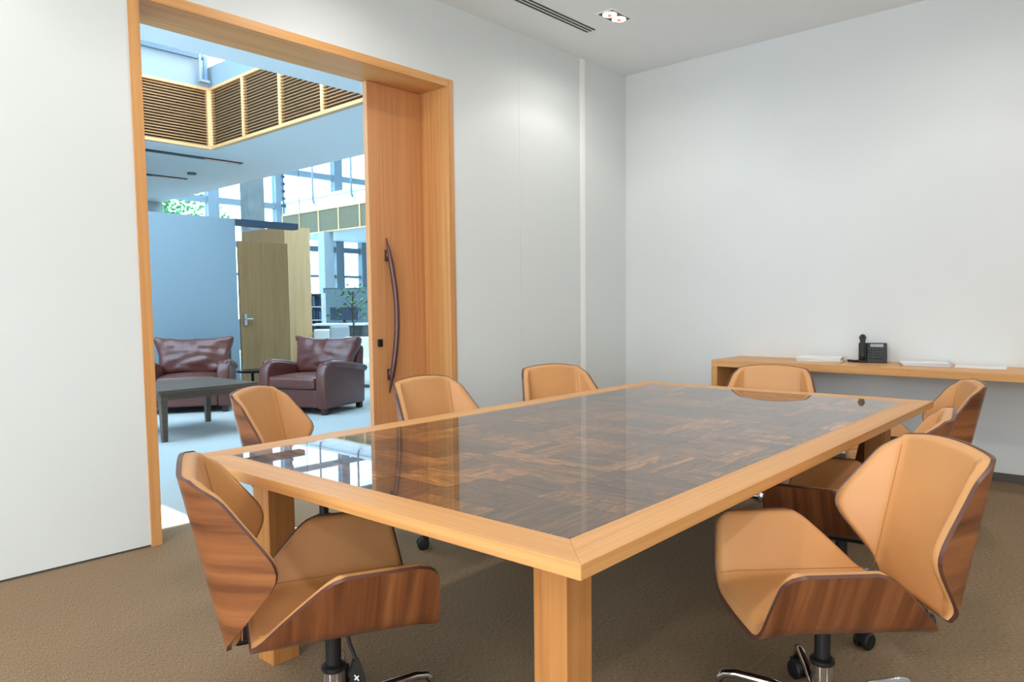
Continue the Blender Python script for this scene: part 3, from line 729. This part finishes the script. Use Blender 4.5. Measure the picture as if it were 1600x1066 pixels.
def lowsofa(label, loc, w_, h_):
    t = thing('white_sofa', label, 'sofa', loc, yaw, 'pale sofas in the light well')
    cushion('seat', t, -w_/2, w_/2, -.28, .2, .08, .42, WHITE, .04, .02); cushion('backrest', t, -w_/2, w_/2, .12, .28, .1, h_, WHITE, .04, .0)
    for sx in (-.4, .4):
        for sy in (-.2, .2): bx(sx*w_-.02, sx*w_+.02, sy-.02, sy+.02, 0, .09).build('foot', BLACK, t)
lowsofa('low white sofa farther back beside the oak panel', (1.2, 7.05, 0), .5, .86)
lowsofa('low white sofa nearest the sliding door edge', (.95, 5.6, 0), .7, .77)
oc = thing('grey_chair', 'small grey upholstered chair between the two white sofas', 'chair', (1.15, 6.55, 0), yaw+.5)
cushion('backrest', oc, -.16, .16, -.04, .04, .5, .93, GREYP, .035, .01, rot=None); cushion('seat', oc, -.2, .2, -.38, .02, .42, .5, GREYP, .03, .01)
for sx in (-.16, .16):
    for sy in (-.34, -.02): bx(sx-.012, sx+.012, sy-.012, sy+.012, 0, .43).build('leg', BLACK, oc)
pl = thing('potted_tree', 'slim indoor tree with sparse leaves in a pot beyond the armchair', 'plant', (2.15, 7.6, 0))
MB().lathe([(.13, 0), (.17, .3), (.16, .32), (.14, .3)], 20).build('pot', DARKG, pl)
tr = MB().tube([(0, 0, .25), (.02, 0, .8), (-.01, .01, 1.2), (.01, 0, 1.5)], [.02, .016, .012, .007], 8)
ends = []
for k in range(9):
    a = k*2.4; z = .95+.06*k; e = Vector((.26*math.cos(a), .26*math.sin(a), z+.12+.05*random.random())); ends.append(e); tr.tube([(0, 0, z-.05), e*.5+Vector((0, 0, z*.5-.0)), e], [.007, .005, .003], 5)
tr.build('trunk', BARK, pl, smooth=True)
def leaf_mesh(ls):
    return MB().add([(0,0,0), (ls*.25,ls*.4,.02*ls), (0,ls,0), (-ls*.25,ls*.4,.02*ls)], [(0,1,2,3)]).mesh('leaf', LEAFM)
lm = leaf_mesh(.1)
for e in ends+[Vector((0, 0, 1.5))]:
    for k in range(9):
        d = Vector((random.gauss(0, .09), random.gauss(0, .09), random.gauss(0, .07)))
        link('leaf', lm, pl, e+d, (random.uniform(-1, 1), random.uniform(-1, 1), random.uniform(0, 6.3)))
ld = thing('pendant_lamp', 'dark pendant lamp with an orange inside hanging in the light well', 'lamp', (2.8, 10.4, 0))
MB().tube([(0, 0, 6.6), (0, 0, 2.28)], .006, 6).build('cable', BLACK, ld)
MB().lathe([(.10, 2.02), (.115, 2.0), (.115, 2.28), (.02, 2.29)], 24).build('shade', LAMPSH, ld)
MB().lathe([(.10, 1.995), (.112, 1.96), (.112, 2.0)], 24).build('diffuser', plain('lamp_orange', (240, 150, 96), .5, emit=((255, 150, 90), .6)), ld)

# outside
struct('ground_outside', bx(-40, 60, 17.2, 80, -.2, -.05), GROUND, 'pale paving outside the glazed wall')
def tree(label, x, y, h, r, n, seed):
    random.seed(seed)
    t = thing('garden_tree', label, 'tree', (x, y, -.05), 0, 'trees outside the glazed wall')
    MB().tube([(0,0,0), (.1,0,h*.4), (-.05,.1,h*.8)], [.14, .1, .04], 8).build('trunk', BARK, t, smooth=True)
    mb = MB()
    for k in range(n):
        while True:
            d = Vector((random.uniform(-1,1), random.uniform(-1,1), random.uniform(-1,1)))
            if .35 < d.length < 1: break
        p = Vector((0,0,h*.72))+Vector((d.x*r, d.y*r, d.z*h*.32)); q = Matrix.Rotation(random.uniform(0, 6.3), 3, Vector((random.random()-.5, random.random()-.5, random.random()-.5)).normalized())
        mb.add([p+q @ Vector(c) for c in ((0,0,0), (.06,.08,0), (0,.2,0), (-.06,.08,0))], [(0,1,2,3)])
    o = mb.build('foliage', LEAFM, t); tag(o, kind='stuff')
tree('leafy tree seen through the leftmost glazing above the partition', 4.4, 23, 5.6, 1.6, 1500, 1)
tree('leafy tree seen through the glazing left of the concrete column', 7.2, 26, 6.2, 1.7, 1100, 2)
tree('leafy tree seen low through the glazing behind the pendant lamp', 9.2, 23, 4.2, 1.2, 700, 3)
